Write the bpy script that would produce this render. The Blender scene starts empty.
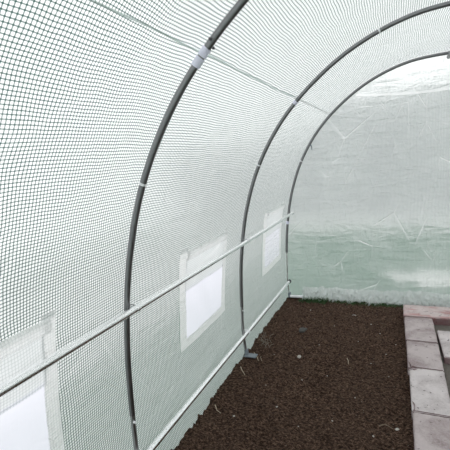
import bpy, bmesh, math, random
from mathutils import Vector, Matrix, noise

random.seed(7)
scene = bpy.context.scene
COL = scene.collection
PI = math.pi

# ------------------------------------------------------------------ profile of the tunnel (half arch, metres)
PX = [0.0002, -0.0065, -0.0095, -0.0097, -0.0078, -0.0048, -0.0016, 0.0016, 0.0054, 0.0097, 0.0149, 0.0211, 0.0284, 0.0363, 0.0448, 0.0541, 0.0644, 0.076, 0.089, 0.1031, 0.1182, 0.1344, 0.1519, 0.171, 0.1916, 0.2136, 0.2368, 0.2613, 0.2872, 0.3143, 0.3428, 0.3725, 0.4034, 0.4353, 0.4682, 0.5019, 0.5364, 0.5716, 0.6075, 0.6442, 0.6818, 0.7203, 0.7594, 0.7992, 0.8396, 0.8804, 0.9217, 0.9634, 1.0055, 1.0478, 1.0901, 1.1323, 1.1743, 1.2161]
PZ = [0.0045, 0.0661, 0.1275, 0.1879, 0.247, 0.3044, 0.36, 0.414, 0.4667, 0.5182, 0.5686, 0.6182, 0.6669, 0.7148, 0.762, 0.8084, 0.8542, 0.8994, 0.9438, 0.9876, 1.0307, 1.0732, 1.1149, 1.1558, 1.1957, 1.2347, 1.2728, 1.3099, 1.346, 1.3809, 1.4145, 1.4469, 1.478, 1.5078, 1.5364, 1.5638, 1.5901, 1.6153, 1.6392, 1.6617, 1.6827, 1.702, 1.7196, 1.7356, 1.75, 1.7626, 1.7733, 1.7822, 1.7887, 1.7927, 1.7948, 1.7955, 1.7955, 1.7955]
PX[-1] = 1.2161
W = 1.2161
HALF = list(zip(PX, PZ))
FULL = HALF + [(2 * W - x, z) for x, z in reversed(HALF[:-1])]
FULL = [(FULL[0][0] + 0.003, -0.07)] + FULL + [(FULL[-1][0] - 0.003, -0.07)]
ARC = [0.0]
for a, b in zip(FULL, FULL[1:]):
    ARC.append(ARC[-1] + math.hypot(b[0] - a[0], b[1] - a[1]))
S0 = ARC[1]            # arc length at the ground
SMAX = ARC[-1]


def prof(s):
    """point and inward normal of the arch at arc length s measured from the ground"""
    t = min(max(s + S0, 0.0), SMAX - 1e-6)
    lo, hi = 0, len(ARC) - 1
    while hi - lo > 1:
        m = (lo + hi) // 2
        if ARC[m] <= t:
            lo = m
        else:
            hi = m
    u = (t - ARC[lo]) / (ARC[hi] - ARC[lo])
    p = Vector((FULL[lo][0] * (1 - u) + FULL[hi][0] * u, FULL[lo][1] * (1 - u) + FULL[hi][1] * u))
    i0, i1 = max(lo - 1, 0), min(lo + 2, len(FULL) - 1)
    d = Vector((FULL[i1][0] - FULL[i0][0], FULL[i1][1] - FULL[i0][1])).normalized()
    return p, Vector((d.y, -d.x))


SR = SMAX - S0 - S0     # arc length at the ground on the other side
HOOPS_Y = [0.981, 2.048, 3.104]
HOOP_BEHIND = -0.09
Y0, YE = -0.16, 3.138
S_SEAM = 1.606


def x_of(z):
    for a, b in zip(HALF, HALF[1:]):
        if a[1] <= z <= b[1]:
            u = (z - a[1]) / (b[1] - a[1])
            return a[0] * (1 - u) + b[0] * u
    return 0.0


# ------------------------------------------------------------------ material helpers
def new_mat(name):
    m = bpy.data.materials.new(name)
    m.use_nodes = True
    nt = m.node_tree
    nt.nodes.clear()
    return m, nt


class N:
    def __init__(self, nt):
        self.nt = nt

    def __call__(self, typ, **kw):
        n = self.nt.nodes.new(typ)
        ins = kw.pop('ins', {})
        for k, v in kw.items():
            setattr(n, k, v)
        for k, v in ins.items():
            if isinstance(v, bpy.types.NodeSocket):
                self.nt.links.new(v, n.inputs[k])
            else:
                n.inputs[k].default_value = v
        return n

    def math(self, op, a, b=0.0, c=0.0, clamp=False):
        n = self('ShaderNodeMath', operation=op, use_clamp=clamp)
        for i, v in enumerate((a, b, c)):
            if isinstance(v, bpy.types.NodeSocket):
                self.nt.links.new(v, n.inputs[i])
            else:
                n.inputs[i].default_value = v
        return n.outputs[0]

    def mix(self, fac, a, b, blend='MIX'):
        n = self('ShaderNodeMix', data_type='RGBA', blend_type=blend)
        for k, v in ((0, fac), (6, a), (7, b)):
            if isinstance(v, bpy.types.NodeSocket):
                self.nt.links.new(v, n.inputs[k])
            else:
                n.inputs[k].default_value = v if k == 0 else (*v, 1)
        return n.outputs[2]

    def ramp(self, fac, stops):
        n = self('ShaderNodeValToRGB')
        cr = n.color_ramp
        while len(cr.elements) < len(stops):
            cr.elements.new(0.5)
        for e, (p, c) in zip(cr.elements, stops):
            e.position = p
            e.color = (*c, 1) if len(c) == 3 else c
        self.nt.links.new(fac, n.inputs[0])
        return n.outputs[0]

    def noise(self, vec, scale, detail=3, rough=0.55, dist=0.0):
        n = self('ShaderNodeTexNoise', ins={'Scale': scale, 'Detail': detail, 'Roughness': rough, 'Distortion': dist})
        if vec is not None:
            self.nt.links.new(vec, n.inputs['Vector'])
        return n.outputs['Fac']

    def mapping(self, vec, scale=(1, 1, 1), rot=(0, 0, 0)):
        n = self('ShaderNodeMapping', ins={'Scale': scale, 'Rotation': rot})
        self.nt.links.new(vec, n.inputs['Vector'])
        return n.outputs[0]

    def out(self, sh):
        o = self('ShaderNodeOutputMaterial')
        self.nt.links.new(sh, o.inputs['Surface'])


def film_mat(name, tint=(0.93, 0.955, 0.945), clear=0.30, rough=0.35, mesh=1.0, wrinkle=1.0, pitch=0.009,
             thread=(0.03, 0.085, 0.072), thread_face=(0.41, 0.46, 0.45), cloudy=0.0, wr_scale=1.0, width=0.16, milky=0.25, whiten=0.9):
    """milky plastic sheet with a woven scrim of green threads (pattern follows the sheet's own metres)"""
    m, nt = new_mat(name)
    n = N(nt)
    uv = n('ShaderNodeUVMap', uv_map='metres').outputs[0]
    # the weave wanders a little
    wob = n('ShaderNodeTexNoise', ins={'Scale': 5.0, 'Detail': 2.0})
    nt.links.new(uv, wob.inputs['Vector'])
    off = n('ShaderNodeVectorMath', operation='MULTIPLY_ADD', ins={1: (0.022, 0.022, 0), 2: (-0.011, -0.011, 0)})
    nt.links.new(wob.outputs['Color'], off.inputs[0])
    vec = n('ShaderNodeVectorMath', operation='ADD')
    nt.links.new(uv, vec.inputs[0])
    nt.links.new(off.outputs[0], vec.inputs[1])
    sep = n('ShaderNodeSeparateXYZ')
    nt.links.new(vec.outputs[0], sep.inputs[0])
    ms = []
    for ax in (0, 1):
        f = n.math('PINGPONG', n.math('DIVIDE', sep.outputs[ax], pitch), 0.5)     # 0 on a thread, .5 mid-cell
        ms.append(n.math('SMOOTHSTEP', f, 0.0, 0.0) if False else n('ShaderNodeMapRange', interpolation_type='SMOOTHSTEP',
                  ins={'Value': f, 'From Min': width * 0.45, 'From Max': width * 1.35, 'To Min': 1.0, 'To Max': 0.0}).outputs[0])
    both = n.math('ADD', ms[0], ms[1])
    thr = n.math('MINIMUM', n.math('MULTIPLY', both, 0.8), 1.0)
    thr = n.math('MULTIPLY', thr, mesh)
    # creases: crossed families of thin ridges plus soft sagging
    wv = n.mapping(uv, (1, 1, 1), (0, 0, 0.5))
    c1 = n('ShaderNodeTexVoronoi', feature='DISTANCE_TO_EDGE', ins={'Scale': 4.2 * wr_scale, 'Randomness': 1.0})
    nt.links.new(n.mapping(wv, (1, .42, 1)), c1.inputs['Vector'])
    r1 = n('ShaderNodeMapRange', interpolation_type='SMOOTHSTEP', ins={'Value': c1.outputs['Distance'], 'From Min': 0.0, 'From Max': 0.022, 'To Min': 1.0, 'To Max': 0.0}).outputs[0]
    c2 = n('ShaderNodeTexVoronoi', feature='DISTANCE_TO_EDGE', ins={'Scale': 6.5 * wr_scale, 'Randomness': 1.0})
    nt.links.new(n.mapping(uv, (1.3, .35, 1), (0, 0, -0.75)), c2.inputs['Vector'])
    r2 = n('ShaderNodeMapRange', interpolation_type='SMOOTHSTEP', ins={'Value': c2.outputs['Distance'], 'From Min': 0.0, 'From Max': 0.022, 'To Min': 1.0, 'To Max': 0.0}).outputs[0]
    r2 = n.math('MULTIPLY', r2, n('ShaderNodeMapRange', ins={'Value': n.noise(uv, 3.1, 1), 'From Min': 0.52, 'From Max': 0.64}).outputs[0])
    msk = n.noise(uv, 2.3, 1)
    r1 = n.math('MULTIPLY', r1, n('ShaderNodeMapRange', ins={'Value': msk, 'From Min': 0.48, 'From Max': 0.62}).outputs[0])
    r1 = n.math('MAXIMUM', r1, r2)
    s1 = n.noise(n.mapping(uv, (3, 14, 1), (0, 0, 0.9)), 1.3 * wr_scale, 4, 0.6, 0.6)
    s2 = n.noise(n.mapping(uv, (11, 3, 1), (0, 0, -0.35)), 1.5 * wr_scale, 4, 0.6, 0.8)
    hgt = n.math('ADD', n.math('MULTIPLY', r1, 0.22), n.math('ADD', s1, s2))
    bmp = n('ShaderNodeBump', ins={'Strength': 0.55 * wrinkle, 'Distance': 0.014, 'Height': hgt})
    dew = n.noise(uv, 3.0, 4, 0.65)
    # sheet colour
    fold = n.math('MULTIPLY', r1, whiten)
    col = n.mix(thr, n.mix(fold, tint, (1.0, 1.0, 1.0)), n.mix(fold, thread, (0.7, 0.72, 0.72)))
    tr = n('ShaderNodeBsdfTranslucent', ins={'Color': col, 'Normal': bmp.outputs[0]})
    df = n('ShaderNodeBsdfDiffuse', ins={'Color': n.mix(thr, (0.86, 0.88, 0.875), thread_face), 'Normal': bmp.outputs[0]})
    milk = n('ShaderNodeMixShader', ins={0: milky, 1: tr.outputs[0], 2: df.outputs[0]})
    rf = n('ShaderNodeBsdfRefraction', distribution='GGX', ins={'Color': n.mix(thr, (0.97, 0.985, 0.98), thread), 'Roughness': rough, 'IOR': 1.12, 'Normal': bmp.outputs[0]})
    fac = n.math('MULTIPLY', n('ShaderNodeMapRange', ins={'Value': dew, 'From Min': 0.3, 'From Max': 0.72, 'To Min': 1.0 + cloudy, 'To Max': 1.0 - cloudy}).outputs[0], clear, clamp=True)
    fac = n.math('MULTIPLY', fac, n.math('SUBTRACT', 1.0, n.math('MULTIPLY', fold, 0.9)))
    body = n('ShaderNodeMixShader', ins={0: fac, 1: milk.outputs[0], 2: rf.outputs[0]})
    gl = n('ShaderNodeBsdfGlossy', ins={'Color': (1, 1, 1, 1), 'Roughness': 0.28, 'Normal': bmp.outputs[0]})
    fr = n('ShaderNodeFresnel', ins={'IOR': 1.38})
    fin = n('ShaderNodeMixShader', ins={0: n.math('MULTIPLY', fr.outputs[0], 0.55), 1: body.outputs[0], 2: gl.outputs[0]})
    n.out(fin.outputs[0])
    return m


def metal_mat(name, base, rough, streak=0.12):
    m, nt = new_mat(name)
    n = N(nt)
    tc = n('ShaderNodeTexCoord').outputs['Object']
    a = n.noise(tc, 9, 2, 0.5)
    col = n.mix(a, tuple(c * (1 - streak) for c in base), tuple(min(1, c * (1 + streak)) for c in base))
    rg = n('ShaderNodeMapRange', ins={'Value': a, 'From Min': .3, 'From Max': .7, 'To Min': rough - .02, 'To Max': rough + .02}).outputs[0]
    p = n('ShaderNodeBsdfPrincipled', ins={'Base Color': col, 'Metallic': 1.0, 'Roughness': rg})
    n.out(p.outputs[0])
    return m


def plain_mat(name, base, rough=0.6, var=0.1, scale=60, spec=0.4):
    m, nt = new_mat(name)
    n = N(nt)
    tc = n('ShaderNodeTexCoord').outputs['Object']
    a = n.noise(tc, scale, 4, 0.6)
    col = n.mix(a, tuple(c * (1 - var) for c in base), tuple(min(1, c * (1 + var)) for c in base))
    b = n('ShaderNodeBump', ins={'Strength': 0.2, 'Distance': 0.002, 'Height': a})
    p = n('ShaderNodeBsdfPrincipled', ins={'Base Color': col, 'Roughness': rough, 'Normal': b.outputs[0], 'Specular IOR Level': spec})
    n.out(p.outputs[0])
    return m


def soil_mat():
    m, nt = new_mat('soil')
    n = N(nt)
    tc = n('ShaderNodeTexCoord').outputs['Object']
    big = n.noise(tc, 3.5, 3)
    mid = n.noise(n.mapping(tc, (75, 135, 90), (0, 0, 0.12)), 1.0, 6, 0.78, 0.3)
    fine = n.noise(tc, 220, 4, 0.7)
    col = n.ramp(mid, [(0.38, (0.008, 0.0046, 0.003)), (0.5, (0.058, 0.034, 0.0235)), (0.64, (0.24, 0.155, 0.113))])
    col = n.mix(n('ShaderNodeMapRange', ins={'Value': big, 'From Min': .35, 'From Max': .7, 'To Min': 0.0, 'To Max': .22}).outputs[0], col, (0.06, 0.038, 0.028))
    sp = n('ShaderNodeTexVoronoi', ins={'Scale': 70.0})
    nt.links.new(tc, sp.inputs['Vector'])
    spk = n.math('LESS_THAN', sp.outputs['Distance'], 0.17)
    rnd = n('ShaderNodeSeparateXYZ')
    nt.links.new(sp.outputs['Color'], rnd.inputs[0])
    spk = n.math('MULTIPLY', spk, n.math('GREATER_THAN', rnd.outputs[0], 0.90))
    col = n.mix(n.math('MULTIPLY', spk, 0.75), col, (0.28, 0.235, 0.195))
    h = n.math('ADD', n.math('MULTIPLY', mid, 0.8), n.math('MULTIPLY', fine, 0.45))
    b = n('ShaderNodeBump', ins={'Strength': 0.9, 'Distance': 0.012, 'Height': h})
    p = n('ShaderNodeBsdfPrincipled', ins={'Base Color': col, 'Roughness': 0.95, 'Normal': b.outputs[0], 'Specular IOR Level': 0.12})
    n.out(p.outputs[0])
    return m


def stone_mat(name, a, b_, red=0.0):
    m, nt = new_mat(name)
    n = N(nt)
    tc = n('ShaderNodeTexCoord').outputs['Object']
    oi = n('ShaderNodeObjectInfo')
    sh = n('ShaderNodeVectorMath', operation='ADD')
    nt.links.new(tc, sh.inputs[0])
    nt.links.new(n.math('MULTIPLY', oi.outputs['Random'], 17.0), sh.inputs[1])
    v = sh.outputs[0]
    big = n.noise(v, 9, 4, 0.6, 0.4)
    fine = n.noise(v, 120, 4, 0.7)
    pit = n.noise(v, 52, 2, 0.5)
    col = n.ramp(big, [(0.36, a), (0.62, b_)])
    col = n.mix(n('ShaderNodeMapRange', ins={'Value': fine, 'From Min': .38, 'From Max': .62, 'To Min': .0, 'To Max': .4}).outputs[0], col, tuple(c * 1.18 for c in b_))
    pm = n('ShaderNodeMapRange', ins={'Value': pit, 'From Min': .66, 'From Max': .72, 'To Min': .0, 'To Max': .8}).outputs[0]
    col = n.mix(pm, col, (0.10, 0.075, 0.07))
    if red > 0:
        rn = n.noise(n.mapping(v, (1.0, 2.4, 1)), 8, 3, 0.6)
        rm = n('ShaderNodeMapRange', ins={'Value': rn, 'From Min': .5, 'From Max': .62, 'To Min': .0, 'To Max': red}).outputs[0]
        col = n.mix(rm, col, (0.40, 0.11, 0.10))
    # side faces are mixed towards dark red, level faces keep their colour
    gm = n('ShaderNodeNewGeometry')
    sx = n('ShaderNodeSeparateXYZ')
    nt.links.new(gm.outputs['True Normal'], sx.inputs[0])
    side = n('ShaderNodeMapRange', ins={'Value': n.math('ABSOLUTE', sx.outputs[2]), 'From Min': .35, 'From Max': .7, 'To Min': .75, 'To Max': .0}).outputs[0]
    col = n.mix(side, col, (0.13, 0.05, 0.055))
    h = n.math('SUBTRACT', n.math('ADD', big, n.math('MULTIPLY', fine, 0.5)), n.math('MULTIPLY', pm, 0.6))
    b = n('ShaderNodeBump', ins={'Strength': 0.55, 'Distance': 0.006, 'Height': h})
    p = n('ShaderNodeBsdfPrincipled', ins={'Base Color': col, 'Roughness': 0.88, 'Normal': b.outputs[0], 'Specular IOR Level': 0.25})
    n.out(p.outputs[0])
    return m


def lawn_mat():
    m, nt = new_mat('lawn')
    n = N(nt)
    tc = n('ShaderNodeTexCoord').outputs['Object']
    a = n.noise(tc, 2.2, 4)
    b = n.noise(tc, 55, 4, 0.7)
    col = n.mix(a, (0.048, 0.125, 0.082), (0.082, 0.19, 0.135))
    col = n.mix(n.math('MULTIPLY', b, 0.5), col, (0.05, 0.11, 0.06))
    p = n('ShaderNodeBsdfPrincipled', ins={'Base Color': col, 'Roughness': 0.9, 'Specular IOR Level': 0.1})
    n.out(p.outputs[0])
    return m


M = {}
M['film'] = film_mat('reinforced_film', tint=(0.955, 0.965, 0.962), wrinkle=1.4, rough=0.5, whiten=0.22)
M['film_roof'] = film_mat('reinforced_roof_film', tint=(0.90, 0.91, 0.91), wrinkle=1.3, rough=0.5, whiten=0.2)
M['film_end'] = film_mat('reinforced_end_film', tint=(0.86, 0.885, 0.875), clear=0.46, rough=0.5, mesh=0.25, wrinkle=2.4, cloudy=0.3, width=0.15)
M['skirt'] = film_mat('crumpled_film', tint=(0.93, 0.95, 0.945), clear=0.14, rough=0.3, mesh=0.0, wrinkle=1.0, wr_scale=4.0, milky=0.55)
M['flap'] = film_mat('flap_film', tint=(0.80, 0.815, 0.825), clear=0.15, rough=0.4, mesh=0.25, wrinkle=.6)
M['weld'] = film_mat('welded_film', tint=(0.955, 0.955, 0.955), clear=0.15, rough=0.4, mesh=0.22, wrinkle=1.5, wr_scale=3.0, milky=0.42, whiten=0.4)
M['seam'] = film_mat('seam_film', tint=(0.55, 0.66, 0.62), clear=0.1, rough=0.4, mesh=0.3, wrinkle=1.2, wr_scale=3.0)
M['pane'] = film_mat('clear_pane', tint=(0.83, 0.825, 0.90), clear=0.12, rough=0.6, mesh=0.0, wrinkle=0.25, milky=0.05, whiten=0.0)
M['pane_crumpled'] = film_mat('crumpled_pane', tint=(0.83, 0.825, 0.90), clear=0.25, rough=0.45, mesh=0.0, wrinkle=3.0, wr_scale=2.0, milky=0.05)
M['seam_pale'] = film_mat('pale_seam_film', tint=(0.97, 0.98, 0.98), clear=0.0, mesh=0.0, wrinkle=1.0, wr_scale=3.0, milky=0.5)
M['weld_clear'] = film_mat('clear_weld', tint=(0.99, 0.99, 0.98), clear=0.7, rough=0.6, mesh=0.0, wrinkle=0.4, milky=0.05)
M['hoop'] = metal_mat('dull_grey_steel', (0.25, 0.252, 0.26), 0.36)
M['rail'] = metal_mat('galvanised_steel', (0.95, 0.955, 0.96), 0.25, 0.02)
M['leg'] = metal_mat('zinc_leg', (0.40, 0.405, 0.415), 0.36)
M['foot'] = plain_mat('blue_grey_plate', (0.22, 0.25, 0.28), 0.5)
M['band'] = plain_mat('lilac_white_tape', (0.80, 0.80, 0.93), 0.55, 0.03)
M['clip'] = plain_mat('white_plastic', (0.85, 0.86, 0.88), 0.45, 0.03)
M['bolt'] = metal_mat('dark_bolt', (0.10, 0.10, 0.11), 0.45)
M['cap'] = plain_mat('black_plastic', (0.012, 0.012, 0.013), 0.45)
M['soil'] = soil_mat()
M['stone'] = stone_mat('pink_grey_concrete', (0.29, 0.23, 0.232), (0.50, 0.435, 0.435))
M['stone_pale'] = stone_mat('pale_grey_concrete', (0.38, 0.33, 0.335), (0.62, 0.565, 0.565))
M['stone_red'] = stone_mat('red_worn_concrete', (0.42, 0.32, 0.32), (0.58, 0.50, 0.49), 0.48)
M['gravel'] = plain_mat('grey_gravel', (0.15, 0.135, 0.118), 0.9, 0.45, 90)
M['grass'] = plain_mat('grass_green', (0.045, 0.10, 0.035), 0.7, 0.5, 30)
M['straw'] = plain_mat('dry_straw', (0.50, 0.42, 0.31), 0.8, 0.2)
M['pebble'] = plain_mat('pale_pebble', (0.50, 0.47, 0.43), 0.8, 0.2, 80)
M['pebble_grey'] = plain_mat('grey_stone', (0.085, 0.082, 0.078), 0.8, 0.25, 60)
M['dry_stem'] = plain_mat('dry_stem', (0.24, 0.21, 0.17), 0.9, 0.3)
M['twig'] = plain_mat('brown_twig', (0.20, 0.15, 0.11), 0.9, 0.3)
M['lawn'] = lawn_mat()
M['house'] = plain_mat('grey_render', (0.36, 0.37, 0.38), 0.9, 0.08, 3)
M['yard'] = plain_mat('yard_paving', (0.50, 0.50, 0.495), 0.9, 0.12, 8)
M['paving'] = plain_mat('pale_paving', (0.72, 0.73, 0.71), 0.9, 0.12, 8)


# ------------------------------------------------------------------ object helpers
def link_mesh(name, verts, faces, mat, parent=None, smooth=True, uvs=None):
    me = bpy.data.meshes.new(name)
    me.from_pydata([tuple(v) for v in verts], [], faces)
    if uvs is not None:
        uvl = me.uv_layers.new(name='metres')
        for lp in me.loops:
            uvl.data[lp.index].uv = uvs[lp.vertex_index]
    me.materials.append(mat)
    if smooth:
        me.polygons.foreach_set('use_smooth', [True] * len(me.polygons))
    me.update()
    o = bpy.data.objects.new(name, me)
    COL.objects.link(o)
    if parent is not None:
        o.parent = parent
        o.matrix_parent_inverse = Matrix.Translation(-Vector(parent.location)) if parent.rotation_euler.to_matrix().is_identity else parent.matrix_basis.inverted()
    return o


def structure(o):
    o['kind'] = 'structure'
    return o


def tag(o, label, cat, group=None):
    o['label'] = label
    o['category'] = cat
    if group:
        o['group'] = group
    return o


def thing(name, loc, label, cat, group=None):
    o = bpy.data.objects.new(name, None)
    o.empty_display_size = 0.1
    COL.objects.link(o)
    o.location = loc
    return tag(o, label, cat, group)


class MB:
    """collects shapes for ONE mesh object (world coordinates)"""

    def __init__(self):
        self.v, self.f = [], []

    def add(self, v, f):
        k = len(self.v)
        self.v += [Vector(p) for p in v]
        self.f += [tuple(i + k for i in q) for q in f]

    def tube(self, pts, r, seg=14, caps=True, r_fn=None):
        pts = [Vector(p) for p in pts]
        vs, fs = [], []
        n = None
        for i, p in enumerate(pts):
            t = (pts[min(i + 1, len(pts) - 1)] - pts[max(i - 1, 0)]).normalized()
            if n is None:
                ref = Vector((0, 0, 1)) if abs(t.z) < .9 else Vector((0, 1, 0))
                n = (ref - t * ref.dot(t)).normalized()
            else:
                n = (n - t * n.dot(t)).normalized()
            b = t.cross(n)
            rr = r_fn(i / max(1, len(pts) - 1)) if r_fn else r
            for k in range(seg):
                a = 2 * PI * k / seg
                vs.append(p + (n * math.cos(a) + b * math.sin(a)) * rr)
        for i in range(len(pts) - 1):
            for k in range(seg):
                k2 = (k + 1) % seg
                fs.append((i * seg + k, i * seg + k2, (i + 1) * seg + k2, (i + 1) * seg + k))
        if caps:
            fs.append(tuple(reversed(range(seg))))
            fs.append(tuple((len(pts) - 1) * seg + k for k in range(seg)))
        self.add(vs, fs)
        return self

    def box(self, c, size, rot=None, bevel=0.0):
        bm = bmesh.new()
        bmesh.ops.create_cube(bm, size=1)
        for v in bm.verts:
            v.co = Vector((v.co.x * size[0], v.co.y * size[1], v.co.z * size[2]))
        if bevel:
            bmesh.ops.bevel(bm, geom=bm.edges[:], offset=bevel, segments=2, affect='EDGES')
        mt = (rot or Matrix.Identity(3)).to_4x4()
        mt.translation = Vector(c)
        bm.transform(mt)
        bm.verts.index_update()
        self.add([v.co.copy() for v in bm.verts], [tuple(v.index for v in f.verts) for f in bm.faces])
        bm.free()
        return self

    def build(self, name, mat, parent=None, smooth=True):
        o = link_mesh(name, self.v, self.f, mat, parent, smooth)
        try:
            o.data.set_sharp_from_angle(angle=math.radians(40))
        except Exception:
            pass
        return o


# ------------------------------------------------------------------ film covering
FILM_OFF = -0.019       # the sheet runs over the outside of the hoops


def sag(y, s):
    """between two hoops the taut sheet is pulled slightly inwards and ripples"""
    edges = [HOOP_BEHIND] + HOOPS_Y
    f = 0.0
    for a, b in zip(edges, edges[1:]):
        if a < y < b:
            f = math.sin(PI * (y - a) / (b - a)) ** 1.0
    low = min(1.0, max(0.0, s / 0.25)) * min(1.0, max(0.0, (SR - s) / 0.25))
    n1 = noise.noise(Vector((y * 3.1, s * 2.3, 4.0)))
    n2 = noise.noise(Vector((y * 7.0 + s * 4, s * 6.0 - y * 3, 9.0)))
    fold = noise.noise(Vector(((y + s * 0.55) * 9.0, (s - y * .3) * 1.5, 2.0)))
    d = f * (0.006 + 0.010 * n1 + 0.004 * n2 + 0.003 * fold * low)
    if s < 0.12:
        d += (0.12 - s) * 0.06 * noise.noise(Vector((y * 11, 0, 3)))
    return max(-0.02, min(0.013, d))


def film_point(y, s, extra=0.0):
    p, nn = prof(s)
    o = FILM_OFF + sag(y, s) + extra
    return Vector((p.x + nn.x * o, y, p.y + nn.y * o))


WINS = [(0.19, 0.69), (1.35, 1.852), (2.495, 2.985)]       # outer borders along the tunnel
WS0, WS1 = 0.375, 0.858                                    # outer borders up the wall
PANE_S = (0.418, 0.662)                                    # clear opening


def pane_y(w):
    return w[0] + 0.055, w[1] - 0.045


ys = [Y0 + (YE - Y0) * i / 220 for i in range(221)]
for w in WINS:
    for q in w:
        k = min(range(len(ys)), key=lambda i: abs(ys[i] - q))
        ys[k] = q


def arch_sheet(name, s_a, s_b, ns, mat, hole=False, parent=None):
    ss = [s_a + (s_b - s_a) * i / ns for i in range(ns + 1)]
    if hole:
        for q in (WS0, WS1 - 0.02):
            k = min(range(len(ss)), key=lambda i: abs(ss[i] - q))
            ss[k] = q
    v, uv, f = [], [], []
    for y in ys:
        for s in ss:
            v.append(film_point(y, s))
            uv.append((y, s))
    k = len(ss)
    for i in range(len(ys) - 1):
        ym = (ys[i] + ys[i + 1]) / 2
        for j in range(k - 1):
            sm = (ss[j] + ss[j + 1]) / 2
            if hole and WS0 < sm < WS1 - 0.02 and any(w[0] < ym < w[1] for w in WINS):
                continue
            f.append((i * k + j, (i + 1) * k + j, (i + 1) * k + j + 1, i * k + j + 1))
    return link_mesh(name, v, f, mat, parent, uvs=uv)


wall_left = structure(arch_sheet('wall_left', -0.07, S_SEAM, 110, M['film'], hole=True))
ceiling = structure(arch_sheet('ceiling', S_SEAM, SR - S_SEAM, 70, M['film_roof']))
wall_right = structure(arch_sheet('wall_right', SR - S_SEAM, SR + 0.07, 60, M['film']))


def strip(name, pts_fn, nu, nv, mat, parent, thick=0.0):
    """sheet from pts_fn(u, v) -> (point, uv)"""
    v, uv, f = [], [], []
    for i in range(nu + 1):
        for j in range(nv + 1):
            p, q = pts_fn(i / nu, j / nv)
            v.append(p)
            uv.append(q)
    k = nv + 1
    for i in range(nu):
        for j in range(nv):
            f.append((i * k + j, (i + 1) * k + j, (i + 1) * k + j + 1, i * k + j + 1))
    o = link_mesh(name, v, f, mat, parent, uvs=uv)
    if thick:
        md = o.modifiers.new('thickness', 'SOLIDIFY')
        md.thickness = thick
        md.offset = 0
    return o


def seam_fn(s0, wid, ya=Y0, yb=YE - 0.004):
    def fn(u, v):
        y = ya + (yb - ya) * u
        wv = 0.003 * noise.noise(Vector((y * 6, 1, s0)))
        s = s0 + wv + (v - .5) * wid
        return film_point(y, s, 0.0006 + 0.001 * math.sin(PI * v)), (y, s)
    return fn


strip('seam', seam_fn(S_SEAM, 0.0055, Y0, 2.03), 140, 4, M['seam'], wall_left)
strip('seam', seam_fn(S_SEAM, 0.012, 2.03, YE - 0.004), 80, 4, M['seam_pale'], wall_left)
strip('seam', seam_fn(SR - S_SEAM, 0.007), 200, 4, M['seam'], wall_right)


# ------------------------------------------------------------------ end walls
def gable_z(x):
    u = min(1.0, max(0.0, (x - 0.53) / (2 * W - 1.06)))
    return 1.632 - 0.062 * math.sin(PI * u)


def end_sheet(name, y, mat, gy, flip=False, band=False):
    ok = []
    cols = 96
    rows = 64
    v, uv, f = [], [], []
    for i in range(cols + 1):
        # columns follow the arch so the outline is exact
        t = i / cols
        s = (t ** 1.0) * SR
        p, nn = prof(s)
        px, pz = p.x + nn.x * FILM_OFF, p.y + nn.y * FILM_OFF
        zs = gable_z(px) if band else 0
        ok.append(band and pz - zs > 0.035)
        for j in range(rows + 1):
            w = j / rows
            z = -0.04 + (pz + 0.04) * w
            if ok[-1]:
                if j <= 50:
                    z = -0.04 + (zs - 0.007 + 0.04) * j / 50
                else:
                    z = zs + 0.007 + (pz - zs - 0.007) * (j - 51) / (rows - 51)
            x = px
            d = 0.005 * noise.noise(Vector((x * 3, z * 3, gy))) + 0.003 * noise.noise(Vector((x * 9 + z * 5, z * 4, gy + 5)))
            edge = min(1.0, 4 * (1 - w))
            v.append((x, y + d * edge, z))
            uv.append((x, z))
    k = rows + 1
    for i in range(cols):
        for j in range(rows):
            if ok[i] and ok[i + 1] and j == 50:
                continue
            q = (i * k + j, (i + 1) * k + j, (i + 1) * k + j + 1, i * k + j + 1)
            f.append(q[::-1] if flip else q)
    return link_mesh(name, v, f, mat, uvs=uv)


wall_back = structure(end_sheet('wall_back', YE, M['film_end'], 1.0, band=True))
wall_front = structure(end_sheet('wall_front', Y0, M['film_end'], 7.0, True))


def gable_seam(u, v):
    x = 0.53 + (2 * W - 1.06) * u
    z = gable_z(x) + (v - .5) * 0.018
    d = 0.005 * noise.noise(Vector((x * 3, z * 3, 1.0))) + 0.003 * noise.noise(Vector((x * 9 + z * 5, z * 4, 6.0)))
    return Vector((x, YE - 0.0015 + d * min(1.0, 8 * u, 8 * (1 - u)), z)), (x, z)


strip('seam', gable_seam, 80, 4, M['weld_clear'], wall_back)


def crumple(u, v):
    x = 0.122 + (2 * W - 0.244) * u
    t = v
    big = noise.noise(Vector((x * 9, t * 2.0, 1.3)))
    fine = abs(noise.noise(Vector((x * 26, t * 3.2, 5.3))))
    vf = abs(noise.noise(Vector((x * 52, t * 6, 8.3))))
    z = -0.02 + t * 0.112 + (0.010 * big + 0.02 * fine) * t
    y = YE - 0.014 - 0.045 * (1 - t) ** 1.1 - (0.05 * fine + 0.03 * vf) * (1 - t ** 6)
    return Vector((x, min(y, YE - 0.012), z)), (x, z)


strip('skirt', crumple, 420, 16, M['skirt'], wall_back)


# ------------------------------------------------------------------ windows in the long wall
def patch(name, ya, yb, sa, sb, off, mat, parent, nu=24, nv=16, crump=0.0, seed=0.0):
    def fn(u, v):
        y = ya + (yb - ya) * u
        s = sa + (sb - sa) * v
        c = crump * (noise.noise(Vector((y * 16, s * 16, seed))) + 0.6 * noise.noise(Vector((y * 41, s * 33, seed + 3))))
        e = min(1, 8 * u, 8 * (1 - u), 8 * v, 8 * (1 - v))
        return film_point(y, s, off + c * e), (y, s)
    return strip(name, fn, nu, nv, mat, parent)


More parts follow.
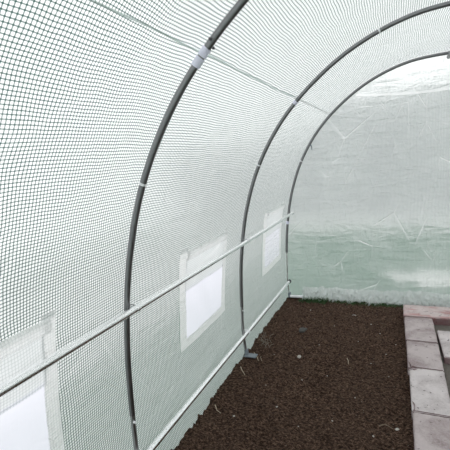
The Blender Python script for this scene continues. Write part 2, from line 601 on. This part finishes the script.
for i, w in enumerate(WINS):
    py0, py1 = pane_y(w)
    root = bpy.data.objects.new('window_%d' % (i + 1), None)
    COL.objects.link(root)
    root.location = (0.0, (w[0] + w[1]) / 2, WS0)
    structure(root)
    cr = 0.0012
    patch('frame_side', w[0], py0 + 0.003, WS0, WS1, 0.0015, M['weld'], root, 8, 40, cr, i)
    patch('frame_side', py1 - 0.003, w[1], WS0, WS1, 0.0015, M['weld'], root, 8, 40, cr, i + 9)
    patch('frame_bottom', py0, py1, WS0, PANE_S[0] + 0.003, 0.002, M['weld'], root, 40, 8, cr, i + 20)
    patch('pane', py0, py1, PANE_S[0], PANE_S[1], 0.0005, M['pane_crumpled'] if i == 2 else M['pane'], root, 30, 24,
          0.004 if i == 2 else 0.0004, i + 30)
    patch('flap', py0 - 0.006, py1 + 0.006, PANE_S[1] - 0.012, 0.806, 0.0025, M['flap'], root, 30, 12, 0.0007, i + 40)

    def roll(u, v, py0=py0, py1=py1, i=i):
        y = py0 - 0.018 + (py1 - py0 + 0.040) * u
        s = 0.798 + 0.046 * v
        b = 0.009 * math.sin(PI * v) ** .7 + 0.0025 * noise.noise(Vector((y * 20, v * 3, i)))
        return film_point(y, s, 0.006 + max(b, 0)), (y, s)
    strip('rolled_cover', roll, 40, 10, M['weld'], root)


# ------------------------------------------------------------------ hoops
R_H = 0.0106
R_T = 0.0125
HOOP_LABELS = [
    'nearest grey steel tunnel hoop with broad lilac tape bands on it',
    'middle grey steel tunnel hoop standing on a blue-grey foot plate in the soil',
    'farthest grey steel tunnel hoop in the corner against the end wall',
]
HDX = [0.0, 0.006, 0.004]


def hoop_pt(s, dx=0.0, y=0.0):
    p, nn = prof(s)
    fade = max(0.0, 1 - abs(p.x) / W) if p.x < W else 0.0
    return Vector((p.x + dx * fade, y, p.y))


def hoop(i, y, label):
    dx = HDX[i]
    root = thing('tunnel_hoop', (0.0, y, 0.0), label, 'hoop', 'steel hoops along the tunnel')
    s_leg = 0.40 if i == 2 else 0.325
    n = 150
    MB().tube([hoop_pt(s_leg + (SR - 2 * s_leg) * k / n, dx, y) for k in range(n + 1)], R_H).build('arch_tube', M['hoop'], root)
    for side in (0, 1):
        pts = [hoop_pt(-0.03 + (s_leg + 0.05 + 0.03) * k / 16, dx, y) for k in range(17)]
        if side:
            pts = [Vector((2 * W - p.x + dx * 0, p.y, p.z)) for p in [hoop_pt(-0.03 + (s_leg + 0.08) * k / 16, 0, y) for k in range(17)]]
        MB().tube(pts, R_H * 0.86).build('leg_tube', M['rail'] if i == 2 else M['leg'], root)  # brighter rail metal on the farthest hoop puts a gleam into its legs
        base = pts[1]
        d = 1 if not side else -1
        fp = MB().box((base.x + d * 0.031, y - 0.008, 0.012), (0.078, 0.046, 0.007), bevel=0.002)
        fp.tube([(base.x, y, 0.012), (base.x, y, 0.045)], R_H * 1.25)
        fp.build('foot_plate', M['foot'], root)
    q = hoop_pt(0.30, dx, y)
    MB().tube([q + Vector((R_H * .6, -.004, 0)), q + Vector((R_H * 1.5, -.007, 0))], 0.0045, 8).build('screw', M['clip'], root)['label'] = 'white screw head'
    # white plastic screws that hold the sheet
    for s in ((1.186,) if i == 0 else (1.201, 2.082) if i == 1 else (1.19,)):
        a, b = hoop_pt(s - .004, dx, y), hoop_pt(s + .004, dx, y)
        MB().tube([a, b], R_H * 1.18).build('clip', M['clip'], root)
    if i == 0:
        for s0, ln in ((1.584, 0.028), (1.615, 0.026)):
            pts = [hoop_pt(s0 + ln * (k / 4 - .5), dx, y) for k in range(5)]
            pts = [p + Vector((0.0, 0, 0.0)) for p in pts]
            o = MB().tube(pts, R_H * 1.32, caps=True, r_fn=lambda t: R_H * (1.20 + 0.06 * math.sin(9 * t))).build('fastening_band', M['band'], root)
            o['label'] = 'lilac white tape band'
        for s, yy in ((1.652, -0.016), (1.636, 0.016)):
            p, nn = prof(s)
            c = Vector((p.x, y + yy * 0.75, p.y))
            MB().tube([c, c + Vector((nn.x * .004, yy * .7, nn.y * .004))], 0.0042, 8).build('bolt', M['bolt'], root)
    elif i == 1:
        p = [hoop_pt(1.585 + 0.018 * (k / 3 - .5), dx, y) for k in range(4)]
        MB().tube(p, R_H * 1.2).build('fastening_band', M['band'], root)['label'] = 'lilac white tape band'
    else:
        p = [hoop_pt(0.664 + 0.026 * (k / 3 - .5), dx, y) for k in range(4)]
        MB().tube(p, R_H * 1.2).build('fastening_band', M['band'], root)['label'] = 'lilac white tape band'
        a = hoop_pt(1.333, dx, y)
        MB().tube([a + Vector((0.012, -0.012, 0)), a + Vector((0.02, -0.016, -0.02)), a + Vector((0.022, -0.016, -0.045))], 0.006, 8,
                  r_fn=lambda t: 0.006 * (1 - .6 * t)).build('tie_end', M['foot'], root)
    return root


for i, y in enumerate(HOOPS_Y):
    hoop(i, y, HOOP_LABELS[i])


# ------------------------------------------------------------------ long rails
def rail(z, off, y_end, label, clip_dirs):
    x = x_of(z) + off
    root = thing('side_rail', (x, 0.5, z), label, 'rail')
    pts = [(x + 0.0015 * math.sin(3 * t), t, z + 0.002 * math.sin(2.1 * t + 1)) for t in [Y0 + 0.03 + (y_end - Y0 - 0.03) * k / 60 for k in range(61)]]
    MB().tube(pts, R_T, 18).build('rail_tube', M['rail'], root)
    for i, y in enumerate(HOOPS_Y):
        if y > y_end:
            continue
        h = hoop_pt(0.0, HDX[i])
        mb = MB()
        mb.tube([(x, y + 0.012, z), (x, y + 0.021, z)], R_T * 1.16, 18)
        mb.tube([(x - 0.002, y + 0.0165, z + R_T), (x - off * 0.9, y + 0.0165, z + R_T * 1.1), (x - off, y + 0.015, z + R_T * .2)], 0.0028, 8)
        mb.tube([(x + R_T * .8, y + 0.0165, z + 0.004), (x + R_T * 1.55, y + 0.0165, z + 0.006)], 0.004, 8)
        mb.build('rail_clip', M['clip'] if i == 1 else M['rail'], root)
    return root, x


up, ux = rail(0.740, 0.0285, YE - 0.022, 'upper galvanised steel rail running along the wall across the windows', 1)
lo, lx = rail(0.154, 0.0285, YE - 0.060, 'lower galvanised steel rail running along the wall just above the soil', -1)
MB().tube([(lx, YE - 0.082, 0.154), (lx, YE - 0.055, 0.154)], R_T * 1.3, 16).build('end_cap', M['cap'], lo)['label'] = 'black plastic end cap'

rp = thing('ridge_pole', (W, 1.5, 1.7955 - 0.0285), 'grey steel ridge pole ending at the top of the farthest hoop', 'pole')
MB().tube([(W, Y0 + 0.03, 1.7955 - 0.0285), (W, 1.6, 1.7955 - 0.0285), (W, YE - 0.055, 1.7955 - 0.0285)], R_T).build('pole_tube', M['hoop'], rp)
MB().tube([(W, YE - 0.056, 1.7955 - 0.0285), (W, YE - 0.050, 1.7955 - 0.0285)], R_T * 1.02).build('end_cap', M['foot'], rp)

bp = MB().tube([(0.022, 3.062, 0.026), (0.075, 3.064, 0.0255), (0.128, 3.066, 0.025)], 0.0125, 14).build('base_pipe', M['clip'])
tag(bp, 'short white pipe lying on the ground in the far corner by the grass', 'pipe')


# ------------------------------------------------------------------ ground inside
def soil_h(x, y):
    v = Vector((x, y, 0.0))
    h = 0.010 * noise.noise(v * 3.0) + 0.007 * noise.noise(v * 9.0) + 0.008 * noise.noise(Vector((x * 22, y * 34, 1))) + 0.008 * noise.noise(Vector((x * 48, y * 60, 3)))
    h += 0.007 * abs(noise.noise(Vector((x * 85, y * 85, 5))))
    h += 0.0045 * math.sin(y * 62 + 5 * noise.noise(v * 4.0)) * (0.5 + noise.noise(Vector((x * 4, y * 2, 8))))     # rake marks
    h += 0.005 * math.sin(x * 34 + 2 * noise.noise(v * 1.5)) * 0.6
    rk = noise.noise(Vector((x * 5, y * 3.5, 31)))
    if rk > -0.05:
        h += 0.0026 * (rk + .05) * 2.2 * math.sin(y * 290 + x * 22 + 4 * noise.noise(Vector((x * 9, y * 9, 12))))     # fine rake teeth marks
    # clods
    d = noise.voronoi(Vector((x * 19, y * 19, 0.3)))[0]
    cl = max(0.0, 0.36 - d[0])
    if noise.noise(Vector((x * 7.3, y * 7.3, 20))) > 0.10:
        h += 0.05 * cl
    if x < 0.06:
        h += (0.06 - x) * (0.10 + 0.25 * noise.noise(Vector((y * 9, 3, 1))) + 0.22 * noise.noise(Vector((y * 31, x * 20, 6))))
    return max(-0.03, h - 0.004)


def height_sheet(name, xs, ys_, fn, mat):
    v, f = [], []
    for x in xs:
        for y in ys_:
            v.append((x, y, fn(x, y)))
    k = len(ys_)
    for i in range(len(xs) - 1):
        for j in range(k - 1):
            f.append((i * k + j, (i + 1) * k + j, (i + 1) * k + j + 1, i * k + j + 1))
    return link_mesh(name, v, f, mat)


xs = [-0.012 + 0.96 * i / 190 for i in range(191)]
ysl = [Y0 + 0.02 + (1.1 - Y0 - 0.02) * i / 90 for i in range(90)] + [1.1 + (YE - 0.02 - 1.1) * i / 420 for i in range(421)]
structure(height_sheet('floor', xs, ysl, soil_h, M['soil']))

structure(height_sheet('floor_path', [0.948 + (1.50 - 0.948) * i / 60 for i in range(61)], [Y0 + 0.02 + (YE - 0.04 - Y0) * i / 200 for i in range(201)],
                       lambda x, y: 0.004 + 0.006 * noise.noise(Vector((x * 60, y * 60, 0))) + 0.004 * noise.noise(Vector((x * 12, y * 12, 3))), M['gravel']))
structure(height_sheet('floor_side', [1.50 + (2 * W + 0.01 - 1.50) * i / 60 for i in range(61)], [Y0 + 0.02 + (YE - 0.04 - Y0) * i / 180 for i in range(181)],
                       lambda x, y: soil_h(2 * W - x, y), M['soil']))


# ------------------------------------------------------------------ stones
def stone(name, x0, x1, y0, y1, z0, z1, mat, label, cat, group, seed, skew=0.0, chips=()):
    bm = bmesh.new()
    bmesh.ops.create_cube(bm, size=1)
    sx, sy, sz = x1 - x0, y1 - y0, z1 - z0
    for v in bm.verts:
        v.co = Vector((v.co.x * sx, v.co.y * sy, v.co.z * sz))
    bmesh.ops.bevel(bm, geom=bm.edges[:], offset=0.004, segments=2, affect='EDGES')
    bmesh.ops.triangulate(bm, faces=bm.faces[:])
    for _ in range(5):
        long = [e for e in bm.edges if e.calc_length() > 0.022]
        if not long:
            break
        bmesh.ops.subdivide_edges(bm, edges=long, cuts=1)
        bmesh.ops.triangulate(bm, faces=[f for f in bm.faces if len(f.verts) > 3])
    bm.normal_update()
    mv = {}
    for v in bm.verts:
        q = v.co * 1.0 + Vector((seed * 3.1, seed * 1.7, seed))
        d = 0.0022 * noise.noise(q * 18) + 0.0014 * noise.noise(q * 55)
        for cx, cy, r, dep in chips:
            dd = math.hypot(v.co.x - cx, v.co.y - cy) + 0.01 * noise.noise(q * 40)
            if dd < r and v.co.z > -sz * .1:
                d -= dep * (1 - dd / r) ** .6
        mv[v] = v.normal * d
    for v, d in mv.items():
        v.co += d
        v.co.x += skew * v.co.y
    bm.verts.index_update()
    vs = [v.co.copy() for v in bm.verts]
    fs = [tuple(v.index for v in f.verts) for f in bm.faces]
    bm.free()
    o = link_mesh(name, vs, fs, mat)
    o.data.set_sharp_from_angle(angle=math.radians(35))
    o.location = ((x0 + x1) / 2, (y0 + y1) / 2, (z0 + z1) / 2)
    return tag(o, label, cat, group)


G = 'concrete edging stones around the soil bed'
ZT = 0.05
stone('edging_stone', 0.908, 1.50, 2.748, 2.958, -0.02, ZT + .004, M['stone_red'],
      'long concrete stone with worn red patches lying across the far end of the path', 'stone', None, 1.0, 0.0)
stone('edging_stone', 0.915, 1.086, 2.390, 2.742, -0.02, ZT, M['stone'],
      'grey-pink edging stone touching the red-patched cross stone', 'stone', G, 2.0, -0.012)
stone('edging_stone', 0.922, 1.090, 2.076, 2.383, -0.02, ZT - .001, M['stone'],
      'second edging stone from the red-patched cross stone, with a chipped near corner', 'stone', G, 3.0, -0.012, chips=((-0.085, -0.15, 0.05, 0.016),))
stone('edging_stone', 0.931, 1.092, 1.696, 2.068, -0.02, ZT + .001, M['stone_pale'],
      'palest edging stone, with a dark crack near its front edge', 'stone', G, 4.0, -0.008, chips=((-0.085, -0.15, 0.035, 0.015), (-0.05, -0.155, 0.016, 0.007), (-0.02, -0.16, 0.012, 0.006), (-0.06, 0.18, 0.03, 0.012)))
stone('edging_stone', 0.936, 1.096, 1.340, 1.690, -0.02, ZT, M['stone'],
      'nearest edging stone in view, cut off by the lower border of the picture', 'stone', G, 5.0, -0.004)
stone('paving_slab', 1.102, 1.47, 2.235, 2.580, -0.012, ZT - 0.006, M['stone_pale'],
      'pale concrete path slab behind a strip of gravel, inside the edging', 'slab', None, 8.0, -0.03)

# ------------------------------------------------------------------ outside
structure(height_sheet('floor_outside', [-8, -4, -0.12, -0.06, 1.2, 2.5, 6, 10], [-6, -1, 1, 3.16, 3.3, 5, 6.4, 12], lambda x, y: -0.05, M['lawn']))


def out_box(name, x0, x1, y0, y1, z0, z1, mat):
    return structure(MB().box(((x0 + x1) / 2, (y0 + y1) / 2, (z0 + z1) / 2), (x1 - x0, y1 - y0, z1 - z0), bevel=0.01).build(name, mat))


out_box('trim_1', -5.0, 8.0, 6.75, 7.6, -0.06, 0.02, M['paving'])
out_box('wall_outside', -5.0, 8.0, 7.6, 7.8, -0.06, 2.15, M['house'])


def blob(v, f, cx, cy, rx, ry, z, seed):
    k = len(v)
    v.append((cx, cy, z + 0.02))
    n = 40
    for i in range(n):
        a = 2 * PI * i / n
        rr = 1 + 0.7 * noise.noise(Vector((math.cos(a) * 2.5, math.sin(a) * 2, seed)))
        v.append((cx + rx * rr * math.cos(a), cy + ry * rr * math.sin(a), z))
    for i in range(n):
        f.append((k, k + 1 + i, k + 1 + (i + 1) % n))


bv, bf = [], []
for bx, by, brx, bry, bs in ((1.00, 4.00, .17, .13, 2.0), (1.33, 3.98, .28, .22, 5.0), (0.80, 4.13, .10, .07, 7.0), (1.80, 4.02, .35, .2, 9.0), (1.12, 4.22, .12, .06, 11.0)):
    blob(bv, bf, bx, by, brx, bry, -0.045, bs)
structure(link_mesh('trim_2', bv, bf, M['paving']))

structure(MB().box((-3.85, 1.0, -0.045), (5.2, 11, 0.03), bevel=0.004).build('floor_yard', M['yard']))

# ------------------------------------------------------------------ grass inside the end wall
gv, gf = [], []


def blade(x, y, z, h, a, lean, wd):
    k = len(gv)
    dx, dy = math.cos(a), math.sin(a)
    for t in (0, .5, 1):
        c = Vector((x + dx * lean * t * t, y + dy * lean * t * t, z + h * t * (1 - .25 * t)))
        w = wd * (1 - t * .9)
        gv.append(c + Vector((-dy, dx, 0)) * w)
        gv.append(c - Vector((-dy, dx, 0)) * w)
    gf.append((k, k + 1, k + 3, k + 2))
    gf.append((k + 2, k + 3, k + 5, k + 4))


for _ in range(2600):
    x = random.uniform(0.10, 0.91)
    y = 3.082 - abs(random.gauss(0, 0.030)) - (0.015 if x < .33 else 0)
    dens = 0.5 + 0.9 * noise.noise(Vector((x * 7, 0, 2)))
    if random.random() > dens + 0.3:
        continue
    tall = 1.25 if 0.13 < x < 0.34 else 0.6
    blade(x, y, soil_h(x, y) - 0.004, random.uniform(0.016, 0.046) * tall, random.uniform(0, 2 * PI), random.uniform(0.004, 0.03), random.uniform(0.0012, 0.0026))
go = link_mesh('grass', gv, gf, M['grass'], smooth=False)
tag(go, 'strip of short dark green grass at the foot of the end wall', 'grass')
go['kind'] = 'stuff'


# ------------------------------------------------------------------ small things on the soil
def pebble(name, x, y, r, mat, label, cat, group=None, flat=0.6, seed=0.0):
    bm = bmesh.new()
    bmesh.ops.create_icosphere(bm, subdivisions=3, radius=1)
    for v in bm.verts:
        q = v.co.copy()
        k = 1 + 0.35 * noise.noise(q * 1.3 + Vector((seed, seed * 2, 0))) + 0.12 * noise.noise(q * 3.5 + Vector((seed, 0, 1)))
        v.co = Vector((q.x * r * k * 1.25, q.y * r * k, q.z * r * k * flat))
    bm.verts.index_update()
    vs = [v.co.copy() for v in bm.verts]
    fs = [tuple(v.index for v in f.verts) for f in bm.faces]
    bm.free()
    o = link_mesh(name, vs, fs, mat)
    o.location = (x, y, soil_h(x, y) + r * flat * 0.35)
    o.rotation_euler = (0, 0, seed)
    return tag(o, label, cat, group)


pebble('stone', 0.268, 2.467, 0.024, M['pebble_grey'], 'dark grey stone lying in the middle of the far soil', 'stone', None, 0.6, 1.0)
pebble('pebble', 0.319, 2.134, 0.0115, M['pebble'], 'white pebble lying nearest the dark grey stone', 'pebble', None, 0.6, 2.0)
pebble('pebble', 0.572, 2.815, 0.0125, M['pebble'], 'white pebble lying alone on the far soil before the grass strip', 'pebble', None, 0.6, 3.0)
pebble('pebble', 0.872, 1.634, 0.0075, M['pebble'], 'pale pebble lying close beside the palest edging stone', 'pebble', None, 0.5, 4.0)
PG = 'tiny pale pebbles scattered over the soil'
PL = 'tiny pale pebble scattered among many on the dark soil'
spots = [(0.764, 2.548), (0.809, 2.27), (0.733, 2.156), (0.463, 1.515), (0.402, 1.854), (0.30, 2.70), (0.46, 2.61), (0.64, 2.40), (0.22, 1.78), (0.52, 1.95),
         (0.83, 2.02), (0.68, 1.80), (0.60, 1.60), (0.33, 1.62), (0.78, 1.55), (0.17, 2.10), (0.41, 2.30), (0.86, 2.42), (0.24, 2.85), (0.70, 2.68), (0.12, 2.60), (0.15, 1.50)]
first = None
for k, (x, y) in enumerate(spots):
    if first is None:
        first = pebble('small_pebble', x, y, 0.0034, M['pebble'], PL, 'pebble', PG, 0.6, 5.0)
    else:
        c = first.copy()
        COL.objects.link(c)
        s = random.uniform(0.55, 1.3)
        c.scale = (s, s, s)
        c.rotation_euler = (0, 0, random.uniform(0, 6))
        c.location = (x, y, soil_h(x, y) + 0.0012)


def stalk(name, pts, r, mat, label, cat, group=None):
    p3 = []
    for x, y, h in pts:
        p3.append(Vector((x, y, soil_h(x, y) + h)))
    o = MB().tube(p3, r, 7, r_fn=lambda t: r * (1 - .45 * t)).build(name, mat)
    return tag(o, label, cat, group)


stalk('straw', [(0.048, 2.075, 0.012), (0.075, 2.045, 0.014), (0.100, 2.005, 0.010)], 0.0028, M['straw'], 'dry straw stalk lying right beside the blue-grey foot plate', 'straw')
stalk('straw', [(0.028, 1.895, 0.010), (0.055, 1.852, 0.012), (0.082, 1.825, 0.006)], 0.0026, M['straw'], 'dry straw stalk lying against the wall in front of the foot plate', 'straw')
stalk('straw', [(0.112, 2.03, 0.004), (0.108, 2.02, 0.025), (0.118, 2.01, 0.040)], 0.0018, M['straw'], 'thin straw stub sticking up from the soil beyond the foot plate', 'straw')
stalk('straw', [(0.60, 2.16, 0.006), (0.612, 2.12, 0.009), (0.615, 2.09, 0.006)], 0.0022, M['straw'], 'short straw stalk lying in the middle of the soil bed', 'straw')
stalk('straw', [(0.035, 1.53, 0.010), (0.06, 1.50, 0.011), (0.085, 1.49, 0.005)], 0.0022, M['straw'], 'dry straw stalk lying nearest of all along the wall', 'straw')
stalk('twig', [(0.80, 1.62, 0.004), (0.825, 1.64, 0.010), (0.855, 1.632, 0.006)], 0.003, M['twig'], 'brown twig lying by the nearest edging stone', 'twig')

# dry sprigs at the wall behind the middle hoop
sp = MB()
for k in range(16):
    x, y = 0.055 + random.uniform(-.025, .05), 2.24 + random.uniform(-.09, .09)
    z = soil_h(x, y)
    a = random.uniform(0, 6.28)
    h = random.uniform(0.02, 0.055)
    sp.tube([(x, y, z - .004), (x + .012 * math.cos(a), y + .012 * math.sin(a), z + h * .6), (x + .035 * math.cos(a), y + .035 * math.sin(a), z + h)], 0.0013, 6)
tag(sp.build('dry_plant', M['dry_stem']), 'withered plant with thin pale stems beside the wall beyond the middle hoop', 'plant')

# ------------------------------------------------------------------ sky
wd = bpy.data.worlds.new('World')
scene.world = wd
wd.use_nodes = True
nt = wd.node_tree
nt.nodes.clear()
n = N(nt)
tc = n('ShaderNodeTexCoord').outputs['Generated']
sx = n('ShaderNodeSeparateXYZ')
nt.links.new(tc, sx.inputs[0])
col = n.ramp(sx.outputs[2], [(0.0, (0.82, 0.82, 0.825)), (0.3, (0.90, 0.903, 0.912)), (0.75, (0.80, 0.80, 0.805))])
bg = n('ShaderNodeBackground', ins={'Color': col, 'Strength': 1.0})
o = n('ShaderNodeOutputWorld')
nt.links.new(bg.outputs[0], o.inputs['Surface'])

# ------------------------------------------------------------------ camera
F_PX = 380.0
c = bpy.data.cameras.new('camera')
c.sensor_width = 36.0
c.lens = 36.0 * F_PX / 450.0
c.clip_start = 0.01
cam = bpy.data.objects.new('camera', c)
COL.objects.link(cam)
r = Vector((0.9069476902478851, 0.4105435935865053, -0.09433898938988451))
u = Vector((0.019941958190942438, 0.18185762584856363, 0.9831226384455982))
fw = Vector((-0.42077096555909965, 0.8935221103508307, -0.1567483105384575))
m = Matrix((r, u, -fw)).transposed().to_4x4()
m.translation = Vector((0.9063627434368854, 0.0, 1.2009585322338492))
cam.matrix_world = m
scene.camera = cam

scene.view_settings.view_transform = 'Standard'
scene.view_settings.look = 'None'
scene.view_settings.gamma = 1.0
scene.view_settings.use_curve_mapping = False
scene.view_settings.exposure = 1.03
